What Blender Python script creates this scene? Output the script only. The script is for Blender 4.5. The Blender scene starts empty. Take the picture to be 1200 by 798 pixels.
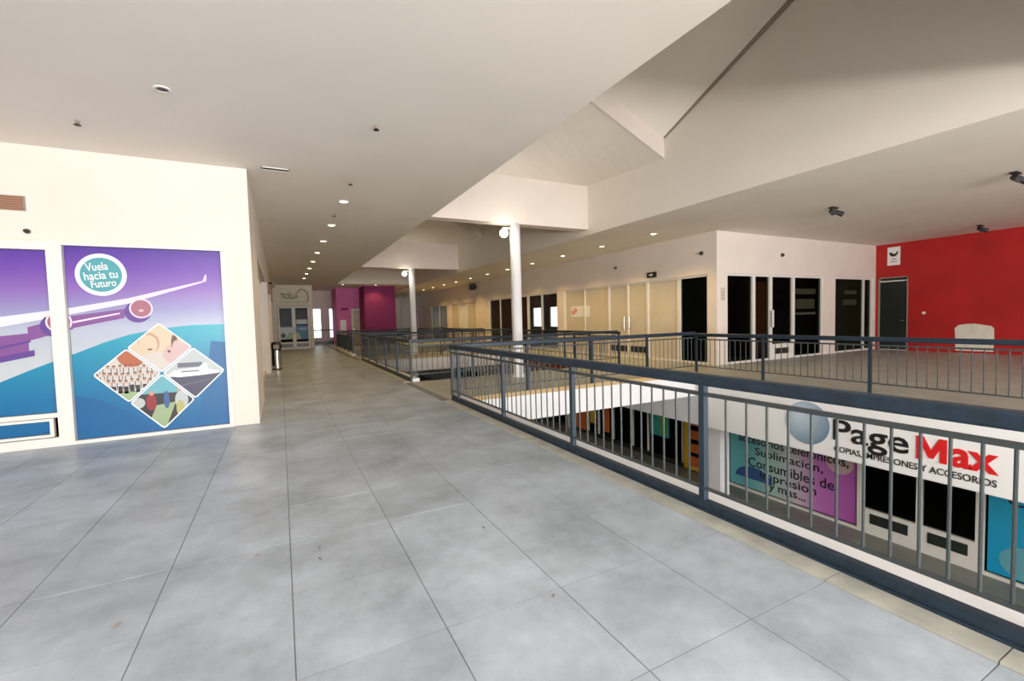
import bpy, math, random
from mathutils import Vector, Matrix
random.seed(7)
scene = bpy.context.scene
COL = scene.collection
pi = math.pi

# ------------------------------------------------------------------ camera
YAW, PITCH, ROLL, FPX, EYE = 0.474333, -0.049168, -0.026193, 526.436, 1.55
_f = Vector((math.sin(YAW)*math.cos(PITCH), math.cos(YAW)*math.cos(PITCH), math.sin(PITCH)))
_r = Vector((math.cos(YAW), -math.sin(YAW), 0)); _u = _r.cross(_f)
_r2 = _r*math.cos(ROLL) + _u*math.sin(ROLL); _u2 = -_r*math.sin(ROLL) + _u*math.cos(ROLL)
cam = bpy.data.cameras.new('camera'); cam.sensor_width = 36; cam.lens = FPX/1200*36
cam.clip_start = 0.05; cam.clip_end = 300
co = bpy.data.objects.new('camera', cam); COL.objects.link(co)
m = Matrix.Identity(4)
for i in range(3):
    m[i][0] = _r2[i]; m[i][1] = _u2[i]; m[i][2] = -_f[i]
m[0][3], m[1][3], m[2][3] = 0, 0, EYE
co.matrix_world = m
scene.camera = co

# ------------------------------------------------------------------ world, daylight, exposure
w = bpy.data.worlds.new('sky'); scene.world = w; w.use_nodes = True
bg = w.node_tree.nodes['Background']; bg.inputs[0].default_value = (.86, .93, 1, 1); bg.inputs[1].default_value = 2.2
scene.view_settings.view_transform = 'Standard'; scene.view_settings.look = 'None'
scene.view_settings.gamma = 1; scene.view_settings.use_curve_mapping = False
scene.view_settings.exposure = 0.06

def area(name, loc, direction, sx, sy, energy, color):
    l = bpy.data.lights.new(name, 'AREA'); l.shape = 'RECTANGLE'; l.size = sx; l.size_y = sy
    l.energy = energy; l.color = color
    o = bpy.data.objects.new(name, l); COL.objects.link(o); o.location = loc
    o.rotation_euler = Vector(direction).to_track_quat('-Z', 'Y').to_euler()
    return o
# daylight entering through the glazed front of the mall, behind the photographer
area('daylight_front_glazing', (4.0, -8.7, 2.0), (0, 1, -.03), 16, 3.2, 1380, (1, .985, .96))
# added unseen upward fill to brighten the ceiling, imitating bounce off paving outside
area('added_ceiling_fill', (2.0, -8.6, .8), (0, 1, 1.1), 12, 1.2, 1450, (1, .95, .90))

# ------------------------------------------------------------------ materials
M = {}
def mat(name, c, rough=.6, metal=0, var=0, scale=3, bump=0, spec=.5, rnd=0, emit=None, detail=6):
    mt = bpy.data.materials.new(name); mt.use_nodes = True
    nt = mt.node_tree; b = nt.nodes['Principled BSDF']
    b.inputs['Base Color'].default_value = (*c, 1); b.inputs['Roughness'].default_value = rough
    b.inputs['Metallic'].default_value = metal; b.inputs['Specular IOR Level'].default_value = spec
    if emit:
        b.inputs['Emission Color'].default_value = (*emit[0], 1); b.inputs['Emission Strength'].default_value = emit[1]
    if var or bump or rnd:
        g = nt.nodes.new('ShaderNodeNewGeometry')
        n = nt.nodes.new('ShaderNodeTexNoise'); n.inputs['Scale'].default_value = scale; n.inputs['Detail'].default_value = detail; n.inputs['Roughness'].default_value = .68 if detail > 8 else .5
        nt.links.new(g.outputs['Position'], n.inputs['Vector'])
        mr = nt.nodes.new('ShaderNodeMapRange'); mr.inputs[1].default_value = .3; mr.inputs[2].default_value = .7
        mr.inputs[3].default_value = 1-var; mr.inputs[4].default_value = 1+var
        nt.links.new(n.outputs['Fac'], mr.inputs[0])
        fac = mr.outputs[0]
        if rnd:
            oi = nt.nodes.new('ShaderNodeObjectInfo')
            m2 = nt.nodes.new('ShaderNodeMapRange'); m2.inputs[3].default_value = 1-rnd; m2.inputs[4].default_value = 1+rnd
            nt.links.new(oi.outputs['Random'], m2.inputs[0])
            mm = nt.nodes.new('ShaderNodeMath'); mm.operation = 'MULTIPLY'
            nt.links.new(fac, mm.inputs[0]); nt.links.new(m2.outputs[0], mm.inputs[1]); fac = mm.outputs[0]
        mx = nt.nodes.new('ShaderNodeVectorMath'); mx.operation = 'SCALE'; mx.inputs[0].default_value = c
        nt.links.new(fac, mx.inputs['Scale']); nt.links.new(mx.outputs[0], b.inputs['Base Color'])
        if bump:
            bp = nt.nodes.new('ShaderNodeBump'); bp.inputs['Strength'].default_value = bump; bp.inputs['Distance'].default_value = .02
            nt.links.new(n.outputs['Fac'], bp.inputs['Height']); nt.links.new(bp.outputs[0], b.inputs['Normal'])
    M[name] = mt
    return mt
def ramp_mat(name, axis, stops, rough=.35, lo=0, hi=1):
    """printed colour gradient along a world axis between lo and hi"""
    mt = bpy.data.materials.new(name); mt.use_nodes = True; nt = mt.node_tree; b = nt.nodes['Principled BSDF']
    g = nt.nodes.new('ShaderNodeNewGeometry'); s = nt.nodes.new('ShaderNodeSeparateXYZ')
    nt.links.new(g.outputs['Position'], s.inputs[0])
    mr = nt.nodes.new('ShaderNodeMapRange'); mr.inputs[1].default_value = lo; mr.inputs[2].default_value = hi
    nt.links.new(s.outputs[axis], mr.inputs[0])
    cr = nt.nodes.new('ShaderNodeValToRGB'); e = cr.color_ramp.elements
    e[0].position, e[0].color = stops[0][0], (*stops[0][1], 1)
    e[1].position, e[1].color = stops[-1][0], (*stops[-1][1], 1)
    for p, c in stops[1:-1]:
        x = e.new(p); x.color = (*c, 1)
    nt.links.new(mr.outputs[0], cr.inputs[0]); nt.links.new(cr.outputs[0], b.inputs['Base Color'])
    b.inputs['Roughness'].default_value = rough
    M[name] = mt
def glass(name, tint, refl=.12):
    mt = bpy.data.materials.new(name); mt.use_nodes = True; nt = mt.node_tree
    for n in list(nt.nodes): nt.nodes.remove(n)
    o = nt.nodes.new('ShaderNodeOutputMaterial'); t = nt.nodes.new('ShaderNodeBsdfTransparent'); t.inputs[0].default_value = (*tint, 1)
    g = nt.nodes.new('ShaderNodeBsdfGlossy'); g.inputs['Roughness'].default_value = .03
    x = nt.nodes.new('ShaderNodeMixShader'); x.inputs[0].default_value = refl
    nt.links.new(t.outputs[0], x.inputs[1]); nt.links.new(g.outputs[0], x.inputs[2]); nt.links.new(x.outputs[0], o.inputs[0])
    M[name] = mt
def srgb(r, g, b):
    f = lambda v: ((v/255+.055)/1.055)**2.4 if v > 10 else v/255/12.92
    return (f(r), f(g), f(b))

mat('wall_cream', (.80, .715, .65), .75, var=.03, scale=1.3)
mat('ceiling_paint', (.85, .79, .71), .85, var=.03, scale=.8)
mat('white_paint', (.80, .80, .82), .7, var=.03, scale=1.5)
mat('concrete_tile', (.41, .465, .53), .38, var=.34, scale=1.3, rnd=.05, bump=.03, detail=10, spec=.4)
mat('joint', (.22, .225, .225), .8)
mat('concrete_right', (.42, .42, .37), .5, var=.14, scale=1.7)
mat('kerb_cream', (.50, .50, .45), .7, var=.18, scale=5, rnd=.05)
mat('rail_paint', (.013, .029, .050), .42, var=.3, scale=14)
mat('baluster_paint', (.05, .062, .066), .35)
mat('post_paint', (.016, .032, .05), .42)
mat('white_alu', (.80, .77, .72), .45)
mat('red_paint', srgb(178, 24, 22), .6, var=.12, scale=1.2)
mat('plum_paint', srgb(140, 40, 105), .7)
mat('pink_paint', srgb(222, 120, 178), .7)
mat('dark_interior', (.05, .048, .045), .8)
mat('mid_interior', (.45, .36, .25), .8)
mat('paper_lining', (.62, .56, .45), .8, var=.04, scale=2)
mat('black', (.012, .012, .013), .45)
mat('dark_door', (.02, .025, .022), .3)
mat('film_grey', (.13, .13, .095), .35)
mat('dark_film', (.018, .014, .011), .25)
mat('steel', (.62, .62, .60), .25, metal=1)
mat('lamp_glow', (.9, .85, .7), .5, emit=((1, .80, .50), 14))
mat('globe_glow', (.9, .9, .85), .5, emit=((1, .95, .82), 12))
mat('brown_wood', srgb(150, 84, 44), .6, var=.15, scale=6)
mat('tan_edge', srgb(190, 160, 115), .7)
mat('ground_floor', (.20, .20, .17), .4, var=.15, scale=1.5)
mat('print_white', (.86, .86, .86), .4)
mat('print_black', (.012, .012, .012), .4)
mat('print_red', srgb(215, 28, 32), .4)
mat('yellow', srgb(222, 180, 40), .5)
mat('orange', srgb(214, 110, 48), .5)
mat('teal', srgb(60, 170, 170), .5)
mat('green', srgb(90, 170, 90), .5)
mat('door_red', srgb(205, 70, 85), .5)
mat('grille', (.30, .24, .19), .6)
mat('plaster_bare', (.78, .74, .62), .8, var=.08, scale=6)
glass('glass_dark', (.5, .53, .49), .003)
glass('glass_clear', (.92, .94, .92), .04)

# ------------------------------------------------------------------ mesh helpers
OFF = {}
class MB:
    def __init__(s): s.v = []; s.f = []
    def box(s, x0, x1, y0, y1, z0, z1):
        b = len(s.v)
        s.v += [(x0,y0,z0),(x1,y0,z0),(x1,y1,z0),(x0,y1,z0),(x0,y0,z1),(x1,y0,z1),(x1,y1,z1),(x0,y1,z1)]
        s.f += [tuple(b+i for i in q) for q in ((3,2,1,0),(4,5,6,7),(0,1,5,4),(1,2,6,5),(2,3,7,6),(3,0,4,7))]
        return s
    def hexa(s, p):           # 8 points: bottom loop then top loop
        b = len(s.v); s.v += [tuple(q) for q in p]
        s.f += [tuple(b+i for i in q) for q in ((3,2,1,0),(4,5,6,7),(0,1,5,4),(1,2,6,5),(2,3,7,6),(3,0,4,7))]
        return s
    def cyl(s, p0, p1, r0, r1=None, n=16, cap=True):
        r1 = r0 if r1 is None else r1
        p0 = Vector(p0); p1 = Vector(p1); d = (p1-p0).normalized()
        a = d.orthogonal().normalized(); c = d.cross(a); b = len(s.v)
        for p, r in ((p0, r0), (p1, r1)):
            for i in range(n):
                t = 2*pi*i/n; s.v.append(tuple(p+a*(r*math.cos(t))+c*(r*math.sin(t))))
        for i in range(n):
            j = (i+1) % n; s.f.append((b+i, b+j, b+n+j, b+n+i))
        if cap:
            s.f.append(tuple(b+i for i in range(n-1, -1, -1))); s.f.append(tuple(b+n+i for i in range(n)))
        return s
    def lathe(s, c, prof, n=20):    # prof: list of (r, z) about a vertical axis
        b = len(s.v)
        for r, z in prof:
            for i in range(n):
                t = 2*pi*i/n; s.v.append((c[0]+r*math.cos(t), c[1]+r*math.sin(t), c[2]+z))
        for k in range(len(prof)-1):
            for i in range(n):
                j = (i+1) % n; s.f.append((b+k*n+i, b+k*n+j, b+(k+1)*n+j, b+(k+1)*n+i))
        return s
    def quad(s, *p):
        b = len(s.v); s.v += [tuple(q) for q in p]; s.f.append(tuple(b+i for i in range(len(p)))); return s

def tag(o, label=None, cat=None, group=None, kind=None):
    if label: o['label'] = label
    if cat: o['category'] = cat
    if group: o['group'] = group
    if kind: o['kind'] = kind
    return o
def obj(name, mb, material, parent=None, smooth=False):
    me = bpy.data.meshes.new(name)
    off = OFF.get(parent.name, Vector((0, 0, 0))) if parent else Vector((0, 0, 0))
    me.from_pydata([tuple(Vector(v)-off) for v in mb.v], [], mb.f); me.update()
    me.materials.append(M[material])
    if smooth:
        for p in me.polygons: p.use_smooth = True
    o = bpy.data.objects.new(name, me); COL.objects.link(o)
    if parent: o.parent = parent
    OFF[o.name] = off
    return o
def thing(name, loc, label, cat, group=None, kind=None):
    o = bpy.data.objects.new(name, None); COL.objects.link(o); o.location = loc; o.empty_display_size = .1
    OFF[o.name] = Vector(loc)
    return tag(o, label, cat, group, kind)
def box(name, x0, x1, y0, y1, z0, z1, material, parent=None):
    return obj(name, MB().box(x0, x1, y0, y1, z0, z1), material, parent)
def struct(name, mb, material, label, cat):
    return tag(obj(name, mb, material), label, cat, kind='structure')
def sbox(name, b, material, label, cat):
    return struct(name, MB().box(*b), material, label, cat)
def inst(name, me, loc, parent):      # linked copy of a shared mesh
    o = bpy.data.objects.new(name, me); COL.objects.link(o)
    o.parent = parent; o.location = Vector(loc)-OFF.get(parent.name, Vector((0, 0, 0)))
    OFF[o.name] = Vector(loc)
    return o
def shared(name, mb, material):
    me = bpy.data.meshes.new(name); me.from_pydata(mb.v, [], mb.f); me.update(); me.materials.append(M[material]); return me

class Frame:                     # a wall plane: (u, v) on the wall, n = distance out of it
    def __init__(s, o, U, V, N): s.o, s.U, s.V, s.N = Vector(o), Vector(U), Vector(V), Vector(N)
    def p(s, u, v, n=0): return s.o + s.U*u + s.V*v + s.N*n
    def poly(s, pts, n0, n1, mb=None):
        mb = mb or MB(); k = len(pts); b = len(mb.v)
        for n in (n0, n1): mb.v += [tuple(s.p(u, v, n)) for u, v in pts]
        mb.f.append(tuple(b+k+i for i in range(k))); mb.f.append(tuple(b+i for i in range(k-1, -1, -1)))
        for i in range(k):
            j = (i+1) % k; mb.f.append((b+i, b+j, b+k+j, b+k+i))
        return mb
    def rect(s, u0, u1, v0, v1, n0, n1, mb=None): return s.poly([(u0,v0),(u1,v0),(u1,v1),(u0,v1)], n0, n1, mb)
    def text(s, name, body, rect, n, material, parent, th=.004, shear=0, bold=0):
        c = bpy.data.curves.new(name, 'FONT'); c.body = body; c.align_x = 'CENTER'; c.extrude = th; c.resolution_u = 3; c.shear = shear; c.offset = bold
        t = bpy.data.objects.new('tmp', c); me = bpy.data.meshes.new_from_object(t)
        bpy.data.objects.remove(t)
        us = [v.co.x for v in me.vertices]; vs = [v.co.y for v in me.vertices]
        u0, u1, v0, v1 = rect; a = (u1-u0)/(max(us)-min(us)); b = (v1-v0)/(max(vs)-min(vs))
        off = OFF.get(parent.name, Vector((0, 0, 0))); mu, mv = min(us), min(vs)
        for v in me.vertices:
            v.co = s.p(u0+(v.co.x-mu)*a, v0+(v.co.y-mv)*b, n+v.co.z) - off
        me.materials.clear(); me.materials.append(M[material])
        o = bpy.data.objects.new(name, me); COL.objects.link(o); o.parent = parent; OFF[o.name] = off
        return o
def ell(cu, cv, ru, rv, n=24, a0=0, a1=2*pi):
    return [(cu+ru*math.cos(a0+(a1-a0)*i/n), cv+rv*math.sin(a0+(a1-a0)*i/n)) for i in range(n)]
def clip(poly, conv):            # convex clip, conv counter-clockwise
    out = poly
    for i in range(len(conv)):
        a, b = conv[i], conv[(i+1) % len(conv)]; src = out; out = []
        side = lambda p: (b[0]-a[0])*(p[1]-a[1])-(b[1]-a[1])*(p[0]-a[0])
        for k in range(len(src)):
            p, q = src[k], src[(k+1) % len(src)]; sp, sq = side(p), side(q)
            if sp >= 0: out.append(p)
            if sp*sq < 0:
                t = sp/(sp-sq); out.append((p[0]+(q[0]-p[0])*t, p[1]+(q[1]-p[1])*t))
        if not out: return []
    return out

# ------------------------------------------------------------------ dimensions
HC = 3.95            # ceiling height
OH = 2.72            # top of the shop openings
YB = 8.1             # poster shop front
XW = -0.36           # left wall of the gallery
XV0, XV1 = 2.87, 9.6 # atrium edges
XS = 11.4            # right shop fronts
YS = 8.99            # right front facing the camera
XRED = 20.35
ZG = -3.45           # ground floor
ZS = -1.37           # underside of right gallery
Y0, Y1 = -9.0, 36.0
BR = [(8.2, 11.3), (19.0, 22.0)]     # bridges
YVE = 28.6           # end of the atrium void

# ------------------------------------------------------------------ floors
fl = sbox('floor', (-9, XV0, Y0, Y1, -.35, -.004), 'joint', 'upper walkway floor of square grey concrete slabs', 'floor')
GX, GY = .686, .70
tiles = {}
rest = MB(); cnt = 0
for i in range(-13, 4):
    for k in range(-13, 49):
        x0 = -.01+GX*i; x1 = x0+GX; y0 = 2.12+GY*k; y1 = y0+GY
        x1 = min(x1, 2.70)
        if y0 > YB-.3 and x0 < XW-.6: continue
        if x0 < XW and y0 > YB-.1: x0 = max(x0, XW-.25)
        if y1 > Y1: continue
        g = .0028
        vis = y0 < 19 and y1 > .3 and x0 > -4.4 and (x0 > -.8 or y0 < 8.2)
        dz = random.uniform(-.0012, 0)
        if vis:
            key = (round(x1-x0, 3))
            if key not in tiles:
                wx = x1-x0
                mb = MB(); bv = .0003
                mb.hexa([(g,g,-.004),(wx-g,g,-.004),(wx-g,GY-g,-.004),(g,GY-g,-.004),(g+bv,g+bv,0),(wx-g-bv,g+bv,0),(wx-g-bv,GY-g-bv,0),(g+bv,GY-g-bv,0)])
                tiles[key] = shared('floor_slab', mb, 'concrete_tile')
            inst('floor_slab', tiles[key], (x0, y0, dz), fl); cnt += 1
        else:
            rest.box(x0+g, x1-g, y0+g, y1-g, -.004, dz)
tag(obj('slab_field', rest, 'concrete_tile', fl), kind='stuff')

fr = sbox('floor', (XV1, 21, Y0, 48, -.06, 0), 'concrete_right', 'plain greyish tan concrete floor of the opposite gallery', 'floor')
frs = sbox('ceiling', (XV1+.02, 21, Y0, 48, ZS, -.06), 'white_paint', 'white deep slab edge and soffit under the opposite gallery', 'slab')
for k, (a, b) in enumerate(BR):
    nm = ['near', 'far'][k]
    sbox('floor', (XV0, XV1, a, b, -.05, 0), 'concrete_right', ['footbridge floor with the first round column standing on it', 'footbridge floor with the second round column standing on it'][k], 'bridge')
    sbox('trim_7', (XV0+.24, XV1, a-.015, a, -.06, .03), 'tan_edge', ['tan edging strip on the near footbridge with the first column', 'tan edging strip on the footbridge with the second column'][k], 'edging')
    sbox('ceiling', (XV0, XV1, a+.03, b-.03, -.6, -.05), 'white_paint', ['white slab of the footbridge under the first column', 'white slab of the footbridge under the second column'][k], 'slab')
sbox('floor', (XV0, XV1, YVE, 48, -.6, 0), 'concrete_right', 'floor at the closed end of the atrium below the plum wall', 'floor')
sbox('floor', (-2, 21, Y0, 48, ZG-.1, ZG), 'ground_floor', 'dark ground floor seen down through the atrium', 'floor')
# kerbs along the walkway edge
def kerb(y0, y1, first):
    k = thing('trim_1' if first else 'trim_2', (2.79, y0, 0), 'cream kerb and dark steel edge channel under the %s walkway railing' % ('long near' if first else 'far'), 'kerb', kind='structure')
    y = y0
    while y < y1-.01:
        e = min(y+GY, y1)
        box('kerb_stone', 2.702, XV0-.002, y+.003, e-.003, -.3, .012, 'kerb_cream', k); y = e
    box('edge_channel', XV0, XV0+.055, y0, y1, -.3, .095, 'rail_paint', k)
    box('channel_lip', XV0-.012, XV0, y0, y1, 0.012, .03, 'rail_paint', k)
    box('ledge', XV0+.055, XV0+.24, y0, y1, -.6, .085, 'white_paint', k)
kerb(2.12-.7*7, 8.2, True); kerb(11.3, 19.0, False)
sbox('trim_3', (XV0, XV0+.2, 22, YVE, -.6, .09), 'white_paint', 'white slab edge of the walkway beyond the second footbridge', 'edge')

# ------------------------------------------------------------------ ceilings and atrium roof
XL, XR = 3.2, 7.85
sbox('ceiling', (-9, XL, Y0, Y1, HC, HC+.3), 'ceiling_paint', 'smooth flat ceiling above the tiled walkway', 'ceiling')
ZE = 3.85
zc = lambda x: HC if x < 7.87 or x > XS else ZE+(HC-ZE)*(x-7.87)/(XS-7.87)
mb = MB().hexa([(7.87, Y0, ZE), (XS, Y0, HC), (XS, 48, HC), (7.87, 48, ZE), (7.87, Y0, HC+.3), (XS, Y0, HC+.3), (XS, 48, HC+.3), (7.87, 48, HC+.3)]).box(XS, 21, Y0, 48, HC, HC+.3)
struct('ceiling', mb, 'ceiling_paint', 'flat ceiling above the opposite gallery and red wall', 'ceiling')
sbox('ceiling', (XL, 7.87, 29.5, 48, HC, HC+.3), 'ceiling_paint', 'flat ceiling closing the atrium before the plum wall', 'ceiling')
RT = 10.4; YR = 0.8
sbox('ceiling', (XL, 7.87, Y0, YR, HC, HC+.3), 'ceiling_paint', 'flat ceiling before the atrium roof begins', 'ceiling')
sbox('wall_atrium_front', (XL, XR, YR-.15, YR, HC+.3, RT), 'ceiling_paint', 'upstand wall where the atrium roof begins', 'wall')
mb = MB().box(XR, 8.2, YR-.15, 29.5, HC+.3, RT).box(XR, XR+.02, YR, 29.5, ZE-.001, HC+.3)
struct('wall_atrium_right', mb, 'ceiling_paint', 'tall smooth atrium upstand wall above the opposite gallery ceiling', 'wall')
sbox('wall_atrium_left', (XL-.12, XL, YR-.15, 29.5, HC+.3, RT), 'ceiling_paint', 'atrium upstand wall above the walkway ceiling edge', 'wall')
sbox('wall_atrium_end', (XL, XR, 29.5, 29.8, HC+.3, RT), 'wall_cream', 'fascia closing the end of the atrium above the plum wall', 'wall')
sbox('ceiling', (XL-.12, 8.2, YR-.15, 29.8, RT, RT+.1), 'ceiling_paint', 'closed top over the atrium roof bays', 'roof')
beams = [10.4, 20.8]
for k, y in enumerate(beams):
    sbox('beam', (XL, XR, y, y+.35, 4.0, RT), 'wall_cream', ['deep cream cross beam carried by the first round column', 'deep cream cross beam carried by the second round column'][k], 'beam')
S = .43
for k, (ya, yb) in enumerate([(YR, 10.4), (10.75, 20.8), (21.15, 29.5)]):
    yf = yb-2.85; ym = ya if k == 0 else (ya+yf)/2
    zP = lambda x, y: 5.5+S*(XR-x)+S*(yf-max(y, 2*ym-y))
    nm = ['first', 'second', 'third'][k]
    t = .06; xr = XR
    mb = MB()
    for (a, b) in ((ym, yf), (ya, ym))[:1 if k == 0 else 2]:
        lo = [(XL, a, zP(XL, a)), (xr, a, zP(xr, a)), (xr, b, zP(xr, b)), (XL, b, zP(XL, b))]
        mb.hexa(lo+[(x, y, z+t) for x, y, z in lo])
    struct('ceiling', mb, 'ceiling_paint', 'sloping soffit panel of the %s roof bay, rising towards the daylight' % nm, 'ceiling')
    # stepped fascia
    mb = MB().hexa([(XL, yf, zP(XL, yf)-.44), (XR, yf, 5.06), (XR, yf+.08, 5.06), (XL, yf+.08, zP(XL, yf)-.44),
                    (XL, yf, zP(XL, yf)+.05), (XR, yf, 5.55), (XR, yf+.08, 5.55), (XL, yf+.08, zP(XL, yf)+.05)])
    struct('trim_4', mb, 'wall_cream', 'slanting cream fascia between two soffits of the %s roof bay' % nm, 'fascia')
    # lower soffit (bilinear patch)
    mb = MB(); n = 8
    c00, c10, c11, c01 = Vector((XL, yf+.08, zP(XL, yf)-.44)), Vector((XR, yf+.08, 5.06)), Vector((XR, yb, 5.2)), Vector((XL, yb, 5.2))
    for dz in (0, .06):
        for i in range(n+1):
            for j in range(n+1):
                a, b = i/n, j/n
                p = (c00*(1-a)+c10*a)*(1-b)+(c01*(1-a)+c11*a)*b
                mb.v.append((p.x, p.y, p.z+dz))
    q = (n+1)*(n+1)
    for i in range(n):
        for j in range(n):
            a = i*(n+1)+j; mb.f += [(a, a+n+1, a+n+2, a+1), (q+a, q+a+1, q+a+n+2, q+a+n+1)]
    struct('ceiling', mb, 'ceiling_paint', 'twisted lower soffit of the %s roof bay against its cross beam' % nm, 'ceiling')
    # solid dark strip standing in for shade in the gap beside the upstand
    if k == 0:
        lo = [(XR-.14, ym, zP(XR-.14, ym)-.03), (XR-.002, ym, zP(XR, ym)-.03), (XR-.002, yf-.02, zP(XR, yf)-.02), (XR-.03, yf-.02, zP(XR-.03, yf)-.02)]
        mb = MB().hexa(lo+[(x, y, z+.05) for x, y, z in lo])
        struct('shadow_strip', mb, 'grille', 'dark tapering strip standing in for the shadow where the soffit meets the upstand wall', 'shadow gap')

# ------------------------------------------------------------------ walls
def rail_opening_wall(): pass
# poster shop wall (faces the camera)
mb = MB().box(-9, XW, YB, YB+.25, OH, HC).box(-.74, XW, YB, YB+.25, 0, OH).box(-9, -3.75, YB, YB+.25, 0, OH)
struct('wall_poster_shop', mb, 'wall_cream', 'bright cream wall around the poster covered shop front', 'wall')
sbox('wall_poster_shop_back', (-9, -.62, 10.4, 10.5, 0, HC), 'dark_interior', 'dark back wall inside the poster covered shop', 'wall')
# left gallery wall: solid, then recessed shop bays between piers
mb = MB().box(XW-.25, XW, YB+.25, 10.5, 0, HC)
mb.box(XW-.25, XW, 10.5, 31, 2.9, HC)
bays = [(10.5, 16.3), (17.0, 22.6), (23.3, 30.4)]
for a, b in ((16.3, 17.0), (22.6, 23.3), (30.4, 31)): mb.box(XW-.25, XW+.03, a, b, 0, 2.9)
struct('wall_left', mb, 'wall_cream', 'cream left gallery wall with recessed shop bays', 'wall')
for k, (a, b) in enumerate(bays):
    wd = thing('window_%d' % (k+1), (XW-.2, a, 0), 'recessed glazed shop bay in the left gallery wall, %s from the poster shop' % ['first', 'second', 'third'][k], 'window', kind='structure')
    box('pane', XW-.2, XW-.19, a, b, .1, 2.85, 'glass_dark', wd)
    for j in range(5):
        y = a+(b-a)*j/4; y0 = min(max(y-.04, a), b-.08)
        box('mullion', XW-.23, XW-.12, y0, y0+.08, .1, 2.85, 'white_alu', wd)
    box('sill', XW-.23, XW-.10, a, b, 0, .1, 'white_alu', wd)
    box('head', XW-.23, XW-.12, a, b, 2.85, 2.9, 'white_alu', wd)
sbox('wall_left_shops_back', (-3.2, -3.1, 10.5, 31, 0, HC), 'paper_lining', 'plain back wall inside the left gallery shops', 'wall')
sbox('wall_outer_back', (-9, 1.86, Y1, Y1+.2, 0, HC), 'wall_cream', 'hidden rear wall closing the left shops', 'wall')
sbox('wall_outer_shops', (XS, 21, 48, 48.2, 0, HC), 'wall_cream', 'hidden end wall of the opposite shops', 'wall')
sbox('wall_outer_left', (-9.2, -9, Y0, Y1, 0, HC), 'wall_cream', 'cream side wall outside the left of the view', 'wall')
# rear glazed front (behind the photographer) - wall with large opening, frame and panes
mb = MB().box(-9, 21, Y0-.2, Y0, 3.75, RT).box(-9, -3.9, Y0-.2, Y0, -.4, 3.75).box(14, 21, Y0-.2, Y0, ZG, 3.75).box(-3.9, 14.0, Y0-.2, Y0, ZG, .15)
struct('wall_rear', mb, 'wall_cream', 'entrance wall with large glazing behind the photographer', 'wall')
# kiosk + corridor end
YK = 31.0
mb = MB().box(XW, 1.86, YK, YK+.2, 2.66, HC).box(XW, -.16, YK, YK+.2, 0, 2.66).box(1.66, 1.86, YK, YK+.2, 0, 2.66).box(1.76, 1.86, YK+.2, Y1, 0, HC)
struct('wall_kiosk', mb, 'wall_cream', 'cream front of the small shop closing the left of the gallery', 'wall')
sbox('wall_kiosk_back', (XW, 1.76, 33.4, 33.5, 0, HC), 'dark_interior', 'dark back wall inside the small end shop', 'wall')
mb = MB().box(1.86, 5.2, Y1, Y1+.2, 2.66, HC).box(1.86, 5.2, Y1, Y1+.2, 0, .45)
for a, b in ((1.86, 2.12), (2.69, 3.23), (3.78, 5.2)): mb.box(a, b, Y1, Y1+.2, .45, 2.66)
struct('wall_end', mb, 'wall_cream', 'cream end wall with two slim bright windows', 'wall')
for k, (a, b) in enumerate(((2.12, 2.69), (3.23, 3.78))):
    wd = thing('window_%d' % (k+4), ((a+b)/2, Y1, .45), 'slim bright window in the end wall, %s' % ['beside the small end shop', 'beside the pink wall'][k], 'window', kind='structure')
    box('pane', a, b, Y1+.09, Y1+.10, .45, 2.66, 'glass_clear', wd)
    mb = MB().box(a, a+.03, Y1+.06, Y1+.13, .45, 2.66).box(b-.03, b, Y1+.06, Y1+.13, .45, 2.66).box(a, b, Y1+.06, Y1+.13, .45, .49).box(a, b, Y1+.06, Y1+.13, 2.62, 2.66)
    obj('frame', mb, 'white_alu', wd)
o = tag(obj('handrail', MB().cyl((1.9, Y1-.35, 1.05), (3.9, Y1-.35, 1.05), .035).cyl((2.0, Y1-.35, 0), (2.0, Y1-.35, 1.05), .025).cyl((3.8, Y1-.35, 0), (3.8, Y1-.35, 1.05), .025), 'rail_paint'), 'dark handrail in front of the two slim end windows', 'handrail')
sbox('baseboard_end', (1.87, 3.46, Y1-.03, Y1, 0, .22), 'dark_door', 'dark skirting under the two slim end windows', 'baseboard')
# pink and plum walls
mb = MB().box(3.46, 5.0, 33, 33.15, 2.45, HC).box(3.46, 4.42, 33, 33.15, 0, 2.45).box(3.46, 3.6, 33.15, Y1, 0, HC)
struct('wall_pink', mb, 'pink_paint', 'pink painted wall beside the plum wall', 'wall')
d = thing('door_2', (4.71, 33.05, 0), 'cream door in the pink wall', 'door', kind='structure')
box('leaf', 4.45, 4.98, 33.06, 33.11, 0, 2.42, 'paper_lining', d); box('frame', 4.42, 4.5, 33.02, 33.14, 0, 2.45, 'white_alu', d); box('head', 4.42, 5.0, 32.98, 33.14, 2.4, 2.5, 'white_paint', d)
box('handle', 4.52, 4.56, 33.0, 33.06, 1.0, 1.12, 'steel', d)
sbox('wall_plum', (4.98, 7.0, YK-.2, Y1, 0, HC), 'plum_paint', 'dark plum painted wall facing the atrium', 'wall')
sbox('baseboard_plum', (4.98, 7.0, YK-.24, YK-.2, 0, .9), 'dark_door', 'dark dado along the foot of the plum wall', 'baseboard')
FP = Frame((0, 33, 0), (1, 0, 0), (0, 0, 1), (0, -1, 0))
pk = tag(obj('wall_plate', FP.rect(3.75, 4.2, 2.42, 2.58, .001, .02), 'plum_paint'), 'small plum name plate on the pink wall', 'sign')
pp = tag(obj('wall_panel', FP.rect(3.66, 4.05, .6, 1.75, .001, .02), 'print_white'), 'pale upright panel on the pink wall beside the cream door', 'panel')
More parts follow.
